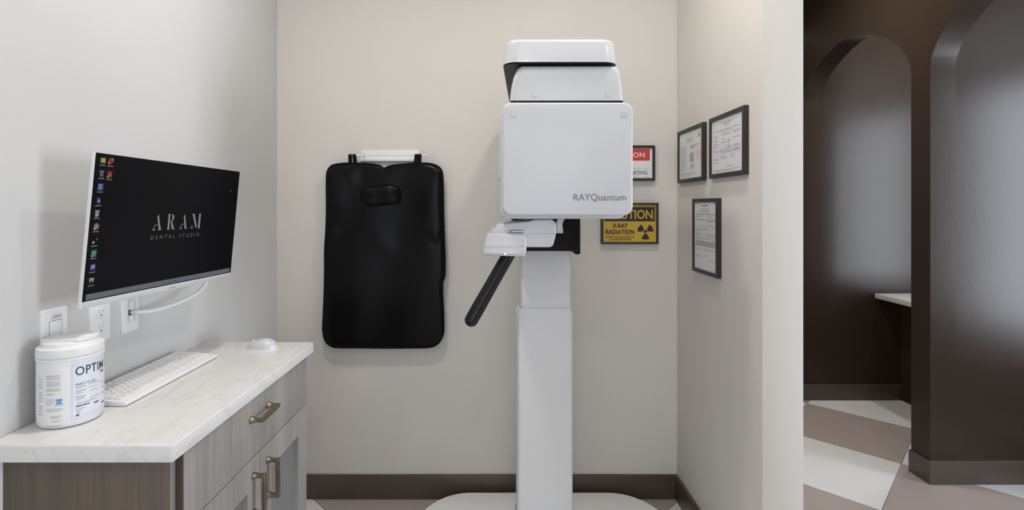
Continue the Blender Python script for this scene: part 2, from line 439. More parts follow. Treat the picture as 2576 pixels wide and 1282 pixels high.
def door(y0, y1, hy):
    z0, z1, s, t = 0.105, 0.7105, 0.071, 0.082
    bm = bmesh.new(); ring(bm, (y0, y1, z0, z1), (y0+s, y1-s, z0+t, z1-t), 'x', XBODY, XF)
    d = finish('door', bm, 'wood', cab, 0)
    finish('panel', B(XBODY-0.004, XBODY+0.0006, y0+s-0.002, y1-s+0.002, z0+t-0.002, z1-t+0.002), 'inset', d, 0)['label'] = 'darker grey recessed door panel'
    if y0 == YC0: finish('edge_shading', B(XBODY+0.0008, XF-0.0008, y0-0.0007, y0, z0, z1), 'wood_shade', d, 0)  # shade on the door's near side, as a dark strip
    pull(d, 'handle', (0, hy, 0.610), 'z')
door(YC0, YM-0.0012, 1.424); door(YM+0.0012, YC1, 1.511)

top = finish('worktop', PR([(XL+0.001, 1.0658), (-0.684, 1.0658), (-0.682, 1.0666), (-0.681, 1.0690), (-0.681, 1.872), (XL+0.001, 1.872)], 'z', 0.877, 0.914, 0.002, 0.004, 3), 'marble')
tag(top, 'white quartz worktop with faint veins lying on the grey oak cabinet', 'worktop')

# ================================================================== MONITOR
BLc = Vector((-0.962, 1.178, 1.1743)); MU = Vector((0.0375, 0.577, -0.0068)); MV = Vector((0.032, 0, 0.3603))
W_, H_ = MU.length, MV.length
MUn = MU.normalized(); MN = MUn.cross(MV).normalized(); MVn = MN.cross(MUn).normalized()
mon = thing('monitor', 'white slim computer monitor with black desktop screen mounted on the left wall', 'monitor', (-0.98, 1.466, 1.30))
def slab(bm, a0, a1, b0, b1, n0, n1, bev=0):
    b2 = B(a0, a1, b0, b1, n0, n1, bev=bev)
    for v in b2.verts: v.co = BLc+MUn*v.co.x+MVn*v.co.y+MN*v.co.z
    me = bpy.data.meshes.new('tmp'); b2.to_mesh(me); b2.free(); bm.from_mesh(me); bpy.data.meshes.remove(me)
    return bm
finish('back_shell', slab(bmesh.new(), 0, W_, 0, H_, -0.0115, -0.0012, 0.0015), 'white_soft', mon)
bm = slab(bmesh.new(), W_*0.22, W_*0.78, H_*0.10, H_*0.72, -0.040, -0.0115, 0.008)
finish('rear_housing', bm, 'white_soft', mon)
CH = 0.0158
scr = finish('screen', slab(bmesh.new(), 0.0005, W_-0.0005, CH, H_, -0.0012, 0.0008), 'screen', mon, 0)
finish('chin', slab(bmesh.new(), 0.003, W_, 0.0, CH, -0.0012, 0.0016, 0.0006), 'white', mon)
bm = slab(bmesh.new(), W_*0.42, W_*0.58, H_*0.30, H_*0.55, -0.052, -0.040, 0.002)
finish('mount_bracket', bm, 'plate', mon)
c0 = BLc+MUn*W_*0.5+MVn*H_*0.43-MN*0.05
finish('mount_arm', B(XL, c0.x+0.004, c0.y-0.03, c0.y+0.03, c0.z-0.05, c0.z+0.05, bev=0.003), 'plate', mon)
def on_screen(name, polys, m, parent, h=0.0011):
    """polys in fractions of the monitor's width and height"""
    bm = flat(bmesh.new(), [[(a*W_, b*H_) for a, b in p] for p in polys], BLc+MN*h, MUn, MVn)
    return finish(name, bm, m, parent, 0)
grey_ink = screen_ink((0.30, 0.31, 0.31), 1.0)
# stencil serif ARAM
LA = [[(0, 0), (.27, 0), (.18, .09), (.165, .15), (.235, .30), (.46, .30), (.46, .335), (.20, .335), (.12, .16), (.09, .09)],
      [(.50, 0), (.86, 0), (.78, .06), (.76, .10), (.47, 1), (.38, .86), (.37, .80), (.57, .10), (.57, .05)]]
LR = [[(0, 0), (.30, 0), (.24, .05), (.24, .95), (.30, 1), (0, 1), (.06, .95), (.06, .05)],
      [(.37, 1), (.50, .98), (.62, .90), (.66, .78), (.62, .66), (.52, .57), (.42, .50), (.52, .47), (.68, .10), (.80, 0), (.54, 0), (.46, .10), (.36, .44), (.30, .49), (.40, .57), (.46, .66), (.47, .80), (.44, .92)]]
LM = [[(0, 0), (.26, 0), (.17, .09), (.14, .28), (.10, .09)],
      [(.02, 1), (.30, 1), (.62, .16), (.54, 0), (.48, .12), (.12, .93)],
      [(.68, 0), (1.0, 0), (.94, .05), (.94, .95), (1.02, 1), (.80, 1), (.76, .95), (.76, .05)]]
ax0, ax1, ab0, ab1 = 0.338, 0.682, 0.482, 0.603
polys = []
for Lt, s0, s1 in ((LA, 0.0, 0.205), (LR, 0.275, 0.475), (LA, 0.535, 0.725), (LM, 0.772, 1.0)):
    for p in Lt:
        polys.append([(ax0+(ax1-ax0)*(s0+(s1-s0)*a), ab0+(ab1-ab0)*b) for a, b in p])
on_screen('wallpaper_lettering', polys, grey_ink, scr)
on_screen('wallpaper_lettering', text_fit('DENTAL STUDIO', 0.335, 0.678, 0.413, 0.443, 1.75), screen_ink((0.20, 0.205, 0.21), 0.9), scr)
on_screen('taskbar', [rect(0.012, 0.985, 0.051, 0.089)], screen_ink((0.17, 0.175, 0.21), 1.0), scr)
for k, c in enumerate(((0.05, 0.11, 0.30), (0.06, 0.07, 0.12), (0.04, 0.15, 0.35), (0.05, 0.06, 0.08), (0.01, 0.03, 0.09))):
    a = 0.456+0.0225*k
    on_screen('taskbar_icon', [circ(a, 0.0665, 0.005, 8) if k % 2 == 0 else rect(a-0.0045, a+0.0045, 0.061, 0.072)], screen_ink(c), scr, 0.0014)
capt = screen_ink((0.22, 0.22, 0.23), 1.0)
def icon(u, v, shapes, cap=0.030):
    for k, (p, c) in enumerate(shapes):
        on_screen('desktop_icon', [[(u+a*0.0125, v+b*0.021) for a, b in q] for q in p], screen_ink(c), scr, 0.0011+0.0003*k)
    on_screen('icon_caption', lines([(u-cap/2, u+cap/2, v-0.037, 0.007)]), capt, scr)
sq = rect(-1, 1, -1, 1); sm = rect(-1, -0.2, -1, -0.2)
bin_ = [(-.6, -1), (.6, -1), (.9, .9), (-.9, .9)]
WH = (0.5, 0.5, 0.52)
def tooth(a, b, s): return [(a+s*x, b+s*y) for x, y in ((-.8, .9), (0, .65), (.8, .9), (.9, .2), (.55, -1), (.25, -.1), (-.25, -.1), (-.55, -1), (-.9, .2))]
ICON = [
    (0.034, 0.957, [([rect(-1, 1, -.9, .7)], (0.36, 0.40, 0.08)), ([rect(-.5, .5, -.5, .3)], (0.50, 0.55, 0.22))]),
    (0.033, 0.871, [([bin_], (0.22, 0.23, 0.26)), ([rect(-.5, .5, -.6, .5)], (0.10, 0.10, 0.12))]),
    (0.033, 0.783, [([sq], (0.08, 0.17, 0.50)), (text_fit('S', -.7, .3, -.6, .8), WH)]),
    (0.030, 0.694, [([rect(-.7, .7, -1, 1)], (0.05, 0.055, 0.22)), ([circ(.1, -.1, .5, 10)], (0.32, 0.32, 0.45))]),
    (0.029, 0.613, [([bin_], (0.34, 0.35, 0.34)), ([circ(-.3, -.8, .45, 10)], WH)]),
    (0.031, 0.526, [([circ(0, 0, 1.05, 16)], (0.45, 0.16, 0.08)), ([circ(0, 0, .52, 12)], (0.18, 0.32, 0.62)), ([circ(-.7, -.7, .4, 8)], WH)]),
    (0.030, 0.433, [([circ(-.5, -.5, .45, 8)], WH), ([[(.3, .4), (.9, .1), (.9, .9)]], (0.40, 0.30, 0.06))]),
    (0.031, 0.351, [([sq], (0.05, 0.30, 0.15)), (text_fit('V', -.5, .5, -.6, .7), (0.45, 0.55, 0.48)), ([circ(-.7, -.8, .35, 8)], WH)]),
    (0.032, 0.262, [([sq], (0.07, 0.05, 0.45)), ([tooth(0, 0, .75)], WH)]),
    (0.032, 0.176, [([tooth(0, 0, 1.0)], (0.40, 0.42, 0.45))]),
    (0.072, 0.957, [([circ(-.1, 0, 1, 14)], (0.36, 0.035, 0.05)), ([[(.1, .9), (.9, .9), (1.0, -.3), (.5, .2)]], (0.42, 0.40, 0.06)), ([circ(-.8, -.7, .35, 8)], WH)]),
    (0.072, 0.868, [([sq], (0.32, 0.03, 0.035)), ([[(-.6, -.6), (0, .0), (.0, .7), (.2, .0), (.7, -.3), (.1, -.2)]], WH), ([circ(-.8, -.8, .35, 8)], WH)]),
]
for u, v, s in ICON: icon(u, v, s)
on_screen('mouse_pointer', [[(0.925, 0.822), (0.925, 0.808), (0.930, 0.812)]], screen_ink((0.6, 0.6, 0.6)), scr)
on_screen('brand_lettering', text_fit('msi', 0.488, 0.532, 0.011, 0.030, 1.1), 'logo_grey', mon, 0.0018)

# ================================================================== WALL PLATES
def plate(name, label, yc, z0=1.048, z1=1.165, w=0.071):
    t = thing(name, label, 'wall outlet', (XL, yc, z0))
    finish('cover_plate', PR(rr(yc-w/2, yc+w/2, z0, z1, 0.004, 3), 'x', XL, XL+0.006, 0, 0.002), 'plate', t)
    return t
t = plate('wall_switch_plate', 'white wall plate with a small printed sticker behind the wipes canister', 1.232)
bm = bmesh.new(); ring(bm, (1.2145, 1.2505, 1.070, 1.137), (1.2160, 1.2490, 1.0715, 1.1355), 'x', XL+0.006, XL+0.0064)
finish('seam', bm, 'seam', t, 0)
finish('insert', B(XL+0.006, XL+0.0072, 1.2165, 1.2485, 1.072, 1.135, bev=0.0005), 'plate', t)
s = finish('sticker', B(XL+0.0072, XL+0.0077, 1.222, 1.250, 1.139, 1.153), 'paper', t, 0)
finish('sticker_print', flat(bmesh.new(), lines([(1.225, 1.247, 1.143, 0.006)]), (XL+0.0079, 0, 0), (0, 1, 0), (0, 0, 1)), 'ink', s, 0)
t = plate('duplex_outlet', 'white duplex power outlet under the near end of the monitor', 1.372, w=0.070)
for zc in (1.086, 1.127):
    f = finish('receptacle', PR(rr(1.355, 1.389, zc-0.0145, zc+0.0145, 0.011, 5), 'x', XL+0.006, XL+0.0078, 0, 0.0008), 'white_soft', t)
    finish('slot', flat(bmesh.new(), [rect(1.3640, 1.3658, zc-0.001, zc+0.007), rect(1.3775, 1.3790, zc-0.001, zc+0.006)], (XL+0.0080, 0, 0), (0, 1, 0), (0, 0, 1)), 'ink', f, 0)
    finish('ground_hole', flat(bmesh.new(), [circ(1.3717, zc-0.008, 0.0026, 10)], (XL+0.0080, 0, 0), (0, 1, 0), (0, 0, 1)), 'ink_dark', f, 0)
t = plate('data_outlet', 'white data outlet plate with the monitor cable plugged in', 1.484, w=0.070)
bm = bmesh.new(); ring(bm, (1.4665, 1.5015, 1.072, 1.142), (1.470, 1.498, 1.0755, 1.1385), 'x', XL+0.006, XL+0.0085)
finish('insert_frame', bm, 'plate', t, 0)
finish('jack', B(XL+0.002, XL+0.0125, 1.473, 1.489, 1.077, 1.096, bev=0.001), 'white_soft', t)
finish('jack', B(XL+0.002, XL+0.0125, 1.473, 1.489, 1.112, 1.137, bev=0.001), 'white_soft', t)
finish('socket_hole', B(XL+0.006, XL+0.0075, 1.472, 1.484, 1.096, 1.112), 'ink_dark', t, 0)
# cable
cable = thing('cable', 'white cable looping from the data outlet up behind the monitor', 'cable', (XL+0.02, 1.49, 1.10))
path = spline([(-1.066, 1.482, 1.104), (-1.050, 1.487, 1.1035), (-1.028, 1.515, 1.102), (-1.010, 1.580, 1.106), (-0.995, 1.650, 1.118), (-0.985, 1.700, 1.140), (-0.980, 1.716, 1.168), (-0.980, 1.705, 1.20), (-0.985, 1.66, 1.235), (-0.990, 1.60, 1.25)], 8)
finish('cord', tube(bmesh.new(), path, 0.0062, 12), 'white_soft', cable)
finish('plug', B(-1.067, -1.045, 1.477, 1.492, 1.0985, 1.1095, bev=0.002), 'white_soft', cable)

# ================================================================== WIPES CANISTER
CX, CY, CR, CZ = -1.0005, 1.195, 0.0615, 0.914
can = thing('wipes_canister', 'round white disinfectant wipes canister lettered OPTIM on the worktop', 'canister', (CX, CY, CZ))
finish('body', lathe(bmesh.new(), [(0, CZ), (CR-0.012, CZ), (CR-0.004, CZ+0.003), (CR-0.0005, CZ+0.012), (CR, CZ+0.03), (CR, CZ+0.140), (CR-0.001, CZ+0.148), (CR+0.001, CZ+0.1495), (CR+0.0015, CZ+0.153), (CR-0.001, CZ+0.156), (CR-0.004, CZ+0.158), (0, CZ+0.158)], CX, CY, 64), 'white_soft', can)
lid = finish('lid', lathe(bmesh.new(), [(CR-0.004, CZ+0.157), (CR+0.0012, CZ+0.158), (CR+0.0016, CZ+0.160), (CR+0.0006, CZ+0.176), (CR-0.001, CZ+0.1775), (CR-0.008, CZ+0.1785), (CR-0.0085, CZ+0.180), (CR-0.0095, CZ+0.187), (CR-0.012, CZ+0.189), (0, CZ+0.1895)], CX, CY, 64), 'white_soft', can)
fl = [(CX+0.052*math.cos(a)*1.0, CY+0.052*math.sin(a)) for a in [math.radians(-38+256*i/24) for i in range(25)]]
finish('flip_cap', PR(fl, 'z', CZ+0.1893, CZ+0.1935, 0, 0.0015, 2), 'white_soft', lid)
ta = math.radians(20)
bm = B(-0.014, 0.014, -0.008, 0.008, CZ+0.1890, CZ+0.196, bev=0.002)
for v in bm.verts:
    x, y = v.co.x+0.030, v.co.y
    v.co.x, v.co.y = CX+x*math.cos(ta)-y*math.sin(ta), CY+x*math.sin(ta)+y*math.cos(ta)
finish('thumb_tab', bm, 'white_soft', lid)
PHI0 = math.atan2(-CY, -CX)      # direction from the canister to the room
def wrap(name, polys, m, parent, dr=0.0004, sub=0.006):
    """a = arc length to the right of the front, b = height above the worktop"""
    bm = flat(bmesh.new(), polys, (0, 0, 0), (1, 0, 0), (0, 0, 1))
    bmesh.ops.triangulate(bm, faces=bm.faces)
    for _ in range(4):
        es = [e for e in bm.edges if abs(e.verts[0].co.x-e.verts[1].co.x) > sub]
        if not es: break
        bmesh.ops.subdivide_edges(bm, edges=es, cuts=1); bmesh.ops.triangulate(bm, faces=bm.faces)
    for v in bm.verts:
        a = PHI0+v.co.x/CR; r = CR+dr
        v.co = Vector((CX+r*math.cos(a), CY+r*math.sin(a), CZ+v.co.z))
    return finish(name, bm, m, parent, 0)
lab = wrap('label_sheet', [rect(0.000, 0.125, 0.017, 0.143)], 'label', can, 0.0003, 0.004)
wrap('label_panel', [rect(0.003, 0.122, 0.027, 0.134)], mat('label_white', (0.73, 0.755, 0.81), 0.4, var=0.01), lab, 0.0005, 0.004)
wrap('lettering', text_fit('OPTIM 1', 0.0075, 0.089, 0.1145, 0.1345, 1.05, 0.010), 'ink_navy', lab, 0.0008)
wrap('lettering', text_fit('READY TO USE', 0.0085, 0.047, 0.0925, 0.0975), 'ink_navy', lab, 0.0008)
wrap('printed_text', lines([(0.0085, 0.027, 0.087, 0.0022), (0.031, 0.060, 0.089, 0.0014), (0.009, 0.028, 0.079, 0.0018), (0.009, 0.020, 0.074, 0.0018), (0.009, 0.026, 0.065, 0.0024), (0.009, 0.024, 0.0605, 0.0018), (0.010, 0.050, 0.051, 0.0018), (0.034, 0.058, 0.0575, 0.0014), (0.036, 0.054, 0.073, 0.0014), (0.034, 0.052, 0.081, 0.0014), (0.009, 0.026, 0.0385, 0.0014), (0.009, 0.020, 0.034, 0.0014), (0.010, 0.016, 0.030, 0.002), (0.066, 0.082, 0.080, 0.002), (0.066, 0.084, 0.068, 0.002), (0.066, 0.080, 0.056, 0.002)]), 'ink', lab, 0.0008)
wrap('printed_text', lines([(0.0085, 0.034, 0.0445, 0.0026), (0.044, 0.056, 0.041, 0.003), (0.062, 0.075, 0.1075, 0.004), (0.066, 0.084, 0.033, 0.003), (0.009, 0.014, 0.0235, 0.004)]), 'ink_navy', lab, 0.0008)
wrap('printed_text', lines([(-0.046, -0.018, 0.120+dz, 0.0014) for dz in (0.0, -0.004, -0.008, -0.014, -0.018, -0.022, -0.029, -0.033)]+[(-0.046, -0.031, 0.079, 0.0018), (-0.046, -0.032, 0.067, 0.0014), (-0.046, -0.030, 0.062, 0.0014), (-0.046, -0.034, 0.057, 0.0014), (-0.046, -0.014, 0.046, 0.0014), (-0.046, -0.018, 0.042, 0.0014), (-0.036, -0.016, 0.030, 0.0014), (-0.036, -0.020, 0.026, 0.0014), (-0.034, -0.018, 0.019, 0.0014), (-0.046, -0.017, 0.008, 0.0014)]), 'ink', can, 0.0004)
wrap('printed_text', lines([(-0.068, -0.055, 0.118-0.006*k, 0.0014) for k in range(16) if k % 5]), 'ink', can, 0.0004)
wrap('printed_logo', [rect(-0.0265, -0.0150, 0.0640, 0.0685), rect(-0.0255, -0.0160, 0.0580, 0.0625)]+lines([(-0.0285, -0.0125, 0.0550, 0.0012)]), 'ink_blue', can, 0.0004)

# ================================================================== KEYBOARD
kb = thing('keyboard', 'full-size white keyboard lying along the wall on the worktop', 'keyboard', (-0.992, 1.47, CZ))
KX0, KX1, KY0, KY1 = -1.058, -0.925, 1.268, 1.680
bm = bmesh.new()
prism(bm, [(KX0, CZ+0.003), (KX1-0.004, CZ+0.001), (KX1, CZ+0.003), (KX1, CZ+0.0075), (KX1-0.003, CZ+0.011), (KX0+0.003, CZ+0.022), (KX0, CZ+0.019)], 'y', KY0, KY1, 0.0015, 0.0015, 2)
finish('case', bm, 'white_soft', kb)
finish('foot', B(KX0+0.004, KX0+0.016, KY0+0.02, KY0+0.05, CZ, CZ+0.006), 'white_soft', kb)
finish('foot', B(KX0+0.004, KX0+0.016, KY1-0.05, KY1-0.02, CZ, CZ+0.006), 'white_soft', kb)
finish('foot', B(KX1-0.016, KX1-0.006, KY0+0.02, KY1-0.02, CZ, CZ+0.003), 'white_soft', kb)
sl = math.atan2(0.011, KX1-KX0-0.006)
U1 = 0.0173
_km = {}
def key_mesh(w, d):
    k = (round(w, 4), round(d, 4))
    if k not in _km:
        bm = bmesh.new(); a, b = w/2, d/2
        lo = [bm.verts.new((sx*b, sy*a, 0)) for sx, sy in ((-1, -1), (1, -1), (1, 1), (-1, 1))]
        hi = [bm.verts.new((sx*(b-0.0018), sy*(a-0.0016), 0.0042)) for sx, sy in ((-1, -1), (1, -1), (1, 1), (-1, 1))]
        for i in range(4): bm.faces.new((lo[i], lo[(i+1) % 4], hi[(i+1) % 4], hi[i]))
        bm.faces.new(hi); bm.normal_update()
        me = bpy.data.meshes.new('key'); bm.to_mesh(me); bm.free(); me.materials.append(M['key']); _km[k] = me
    return _km[k]
def key(y, row, w=1.0, d=1.0):
    """y = left edge in units, row 0 at the front"""
    o = bpy.data.objects.new('key', key_mesh(w*U1-0.0014, d*U1-0.0014)); COL.objects.link(o)
    dx = 0.020+(row+d/2)*0.0178
    x = KX1-dx
    o.location = (x, KY0+0.008+(y+w/2)*U1, CZ+0.0112+(dx-0.003)*math.tan(sl)); o.rotation_euler = (0, sl, 0)
    o.parent = kb; o.matrix_parent_inverse = inv(kb.location)
ROWS = [[1.25, 1.25, 1.25, 6.25, 1.25, 1.25, 1.25, 1.25], [2.25]+[1]*10+[2.75], [1.75]+[1]*11+[2.25], [1.5]+[1]*12+[1.5], [1]*13+[2]]
for r, ws in enumerate(ROWS):
    y = 0
    for w_ in ws: key(y, r, w_); y += w_
for k in range(13): key([0, 1.75, 2.75, 3.75, 4.75, 6.1, 7.1, 8.1, 9.1, 10.6, 11.6, 12.6, 13.6][k], 5.15, 1, 0.8)
for y in (15.25, 16.25, 17.25):
    key(y, 0); key(y, 3); key(y, 4); key(y, 5.15, 1, 0.8)
key(16.25, 1)
for r in range(1, 5):
    for y in (18.5, 19.5, 20.5): key(y, r)
key(18.5, 0, 2); key(20.5, 0); key(21.5, 0, 1, 2); key(21.5, 2, 1, 2); key(21.5, 4)

# ================================================================== MOUSE
ms = thing('computer_mouse', 'small white computer mouse at the far end of the worktop', 'mouse', (-0.828, 1.785, CZ))
bm = bmesh.new(); rows = []
for i in range(13):
    s = i/12; x = -0.052+0.104*s                      # nose to the left, palm to the right
    wv = 0.031*(1-abs(2*s-1)**3.2)**0.5 if 0 < s < 1 else 0.002
    hv = 0.006+0.033*math.sin(PI*min(1, max(0, (0.06+s*0.86))))**0.9*(0.62+0.38*s)
    if i in (0, 12): hv = 0.008
    row = []
    for k in range(11):
        t = PI*k/10
        row.append(bm.verts.new((-0.828+x, 1.785-wv*math.cos(t), CZ+0.002+hv*(math.sin(t)**0.6 if 0 < k < 10 else 0))))
    rows.append(row)
for a, b in zip(rows, rows[1:]):
    for k in range(10): bm.faces.new((a[k], a[k+1], b[k+1], b[k]))
    bm.faces.new((a[10], a[0], b[0], b[10]))
bm.faces.new(rows[0]); bm.faces.new(rows[-1])
finish('shell', bm, 'white', ms, 60)
finish('skirt', PR([(-0.828+0.052*math.copysign(abs(math.cos(t))**0.6, math.cos(t)), 1.785+0.031*math.copysign(abs(math.sin(t))**0.7, math.sin(t))) for t in [2*PI*i/28 for i in range(28)]], 'z', CZ, CZ+0.005), 'white_soft', ms)
bm = tube(bmesh.new(), [(-0.858, 1.782, CZ+0.0225), (-0.858, 1.788, CZ+0.0225)], 0.007, 14)
finish('scroll_wheel', bm, 'white_soft', ms)

# ================================================================== X-RAY MACHINE
XC = 0.186
xr = thing('xray_machine', 'white standing dental x-ray machine lettered RAYQuantum with column and round-cornered base', 'x-ray machine', (XC, 2.0, 0))
# base plate: rounded with broad elliptical corners
out = []
for sx, sy, a0 in ((1, 1, 0), (-1, 1, 90), (-1, -1, 180), (1, -1, 270)):
    for i in range(13):
        t = math.radians(a0+90*i/12)
        out.append((XC+sx*0.325+0.235*math.cos(t), (2.42-0.30 if sy > 0 else 1.52+0.30)+0.30*math.sin(t)))
finish('base', PR(out, 'z', 0.0, 0.058, 0, 0.006, 3), 'base_white', xr)
finish('outer_column', PR(rr(0.0735, 0.2955, 2.06, 2.15, 0.014, 5), 'z', 0.056, 0.999, 0, 0.003), 'column', xr)
finish('rear_cover', PR(rr(0.0735, 0.2955, 2.15, 2.32, (0.014, 0.014, 0.001, 0.001), 5), 'z', 0.056, 0.95, 0, 0.003), 'column', xr)
finish('column_foot_gasket', PR(rr(0.0715, 0.2975, 2.058, 2.322, 0.015, 5), 'z', 0.057, 0.064), 'dark', xr)
o = [c for c in xr.children if c.name.startswith('outer_column')][0]
finish('screw', tube(bmesh.new(), [(0.2905, 2.0605, 0.991), (0.2905, 2.0590, 0.991)], 0.0025, 8), 'seam', o)
bm = bmesh.new(); prism(bm, [(0.0765, 1.014), (0.0785, 1.014), (0.0865, 0.998), (0.0845, 0.998)], 'y', 2.064, 2.070)
finish('gap_seal', bm, 'dark', o, 0)
finish('inner_column', PR(rr(0.088, 0.289, 2.07, 2.30, 0.012, 5), 'z', 0.90, 1.862), 'column', xr)
# carriage round the column
car = finish('carriage', PR(rr(0.0465, 0.3030, 1.240, 1.372, (0.010, 0.010, 0.016, 0.022), 6), 'y', 1.93, 2.069, 0.006, 0), 'dark', xr)
car['label'] = 'black carriage block on the column'
for a, b in ((0.058, 0.087), (0.290, 0.313)):
    finish('carriage_cheek', PR(rr(a, b, 1.222, 1.372, 0.008, 4), 'y', 1.985, 2.25, 0.003, 0.003), 'dark', car)
# overhead arm (cap)
def taper_box(x0, x1, y0, y1, z0, z1, r, inset, bev, yr=None, backin=0.0, seg=5):
    """rounded-plan block whose top is pulled in by inset; back end narrower by backin"""
    bm = bmesh.new()
    P = rr(x0, x1, y0, y1, (0.03, 0.03, r, r), 8)
    def shp(p, ins, z):
        cx = (x0+x1)/2; t = (p[1]-y0)/(y1-y0); wx = (x1-x0)/2
        k = (wx-ins-backin*t)/wx
        return (cx+(p[0]-cx)*k, p[1]+ins*(1-t), z)
    rows = [[bm.verts.new(shp(p, 0, z0)) for p in P], [bm.verts.new(shp(p, inset, z1)) for p in P]]
    n = len(P)
    for i in range(n): bm.faces.new((rows[0][i], rows[0][(i+1) % n], rows[1][(i+1) % n], rows[1][i]))
    bm.faces.new(rows[0]); ft = bm.faces.new(rows[1]); bm.normal_update()
    if bev: bmesh.ops.bevel(bm, geom=list(ft.edges), offset=bev, segments=seg, profile=0.5, affect='EDGES')
    return bm
arm = finish('overhead_arm', taper_box(0.0085, 0.3800, 1.62, 2.33, 1.8665, 1.9435, 0.050, 0.007, 0.014, backin=0.038), 'white', xr, 50)
finish('arm_underside', taper_box(0.0100, 0.3785, 1.6235, 2.325, 1.8615, 1.8668, 0.047, 0.0, 0, backin=0.038), 'dark', arm, 50)['label'] = 'black underside of the overhead arm'
# neck cover
bm = bmesh.new()
nk = [(0.0300, 1.70), (0.0325, 1.75), (0.0372, 1.79), (0.0440, 1.82), (0.0510, 1.841), (0.0590, 1.853), (0.0720, 1.860),
      (0.3650, 1.860), (0.3760, 1.855), (0.3835, 1.843), (0.3890, 1.82), (0.3935, 1.79), (0.3965, 1.75), (0.3975, 1.70)]
prism(bm, nk, 'y', 1.628, 1.86, 0.020, 0.006, 5)
neck = finish('neck_cover', bm, 'white', xr, 50)
for x in (0.110, 0.344):
    k = finish('screw_cap', tube(bmesh.new(), [(x, 1.629, 1.7645), (x, 1.6268, 1.7645)], 0.0075, 18), 'white', neck, 50)
    finish('seam', tube(bmesh.new(), [(x, 1.6285, 1.7645), (x, 1.6276, 1.7645)], 0.0082, 18), 'seam', k, 50)
# logo panel and the housing behind it
pan = finish('front_panel', PR(rr(0.0075, 0.4175, 1.3807, 1.7350, 0.030, 8), 'y', 1.600, 1.648, 0.007, 0.001, 4), 'white', xr, 50)
pan['label'] = 'white front panel lettered RAYQuantum'
bm = PR(rr(0.0005, 0.4080, 1.3690, 1.7300, (0.03, 0.03, 0.026, 0.026), 8), 'y', 1.648, 1.90, 0.010, 0.02, 4)
hs = finish('tube_housing', bm, 'white', xr, 50)
finish('side_knob', tube(bmesh.new(), [(0.002, 1.70, 1.507), (-0.006, 1.70, 1.507)], 0.006, 14), 'white', hs, 50)
finish('side_rail', B(-0.003, 0.002, 1.69, 1.85, 1.50, 1.575, bev=0.0015), 'white', hs)
finish('panel_seam', B(0.034, 0.392, 1.6262, 1.6285, 1.7390, 1.7450), 'dark', pan, 0)
for x, z in ((0.0413, 1.6985), (0.3885, 1.6965)):
    finish('screw_cap', tube(bmesh.new(), [(x, 1.6005, z), (x, 1.5988, z)], 0.0085, 24), 'white', pan, 50)
    finish('screw_seam', tube(bmesh.new(), [(x, 1.6005, z), (x, 1.5995, z)], 0.0093, 24), 'seam', pan, 50)
bm = flat(bmesh.new(), text_fit('RAYQuantum', 0.2308, 0.3952, 1.4235, 1.4490, 1.04, 0.009), (0, 1.5996, 0), (1, 0, 0), (0, 0, 1))
finish('lettering', bm, 'logo_grey', pan, 0)
# chin rest
s72 = 1.72/1288; s66 = 1.66/1288
body = [(-14, 573), (-4.5, 566), (24, 560), (72, 555.7), (88, 551.6), (131, 551.6), (138, 556), (141, 562), (142.3, 585.5), (139, 602), (135, 615.7), (131, 620), (125.5, 621.8), (40, 621.8), (-22, 610), (-22, 588)]
def prof_pts(P, s): return [(a*s, EYE-(b-516)*s) for a, b in P]
chin = finish('chin_rest', PR(prof_pts(body, s72), 'y', 1.72, 1.932, 0.006, 0, 4), 'white', xr, 50)
chin['label'] = 'white chin rest arm'
fp = [(-31, 587), (58, 588), (64, 591), (67.5, 599), (68, 612), (67.5, 628), (64.5, 644), (62, 645.3), (-41, 642.5), (-44, 640.5), (-43.5, 634), (-38, 606), (-35, 595)]
grip = finish('control_box', PR(prof_pts(fp, s66), 'y', 1.66, 1.80, 0.007, 0.004, 4), 'white', xr, 50)
finish('seam', B(-0.050, 0.080, 1.6588, 1.6600, 1.2793, 1.2800), 'seam', grip, 0)
finish('screw', tube(bmesh.new(), [(0.0177, 1.6605, 1.2555), (0.0177, 1.6585, 1.2555)], 0.0036, 12), 'chrome', grip)
finish('slot', B(25.5*s72, 60*s72, 1.7188, 1.7202, EYE-71.2*s72, EYE-61*s72), 'seam', chin, 0)
finish('slider', tube(bmesh.new(), [(32*s72, 1.7215, EYE-66.1*s72), (57*s72, 1.7215, EYE-66.1*s72)], 0.0058, 12), 'chrome', chin)
finish('seam', B(70*s72, 140*s72, 1.7188, 1.7200, EYE-72.2*s72, EYE-71.6*s72), 'seam', chin, 0)
finish('end_lens', PR(prof_pts([(-31, 586.5), (-26, 577), (-19, 570), (-12, 567.5), (-12, 586.5)], s72), 'y', 1.725, 1.85, 0.003, 0.003, 2), 'clear', chin)
finish('bite_support', B(0.1185, 0.1570, 1.74, 1.78, 1.3655, 1.400, bev=0.002), 'clear', chin)
cl = prof_pts([(142, 586.5), (142, 562), (146, 551), (154, 541), (158, 530), (172, 530), (171, 541), (164, 550), (159, 560), (158, 568), (159.5, 574), (159.5, 586.5)], 1.75/1288)
finish('temple_support', PR(cl, 'y', 1.75, 1.775, 0.002, 0.002, 2), 'clear', chin)
# handle
A_ = Vector((0.0395, 1.735, 1.262)); E_ = Vector((-0.0935, 1.690, 1.034))
d = (E_-A_).normalized()
ph = [A_]+[A_+(E_-A_)*k/6 for k in range(1, 7)]; rh = [0.0220]*4+[0.0225, 0.0230, 0.0225]
for k in range(1, 7):
    t = k/6*PI/2; ph.append(E_+d*0.0215*math.sin(t)); rh.append(max(0.0225*math.cos(t), 0.0008))
hd = finish('handle', tube(bmesh.new(), ph, rh, 24), 'rubber', xr, 60); hd['label'] = 'black patient grip handle'

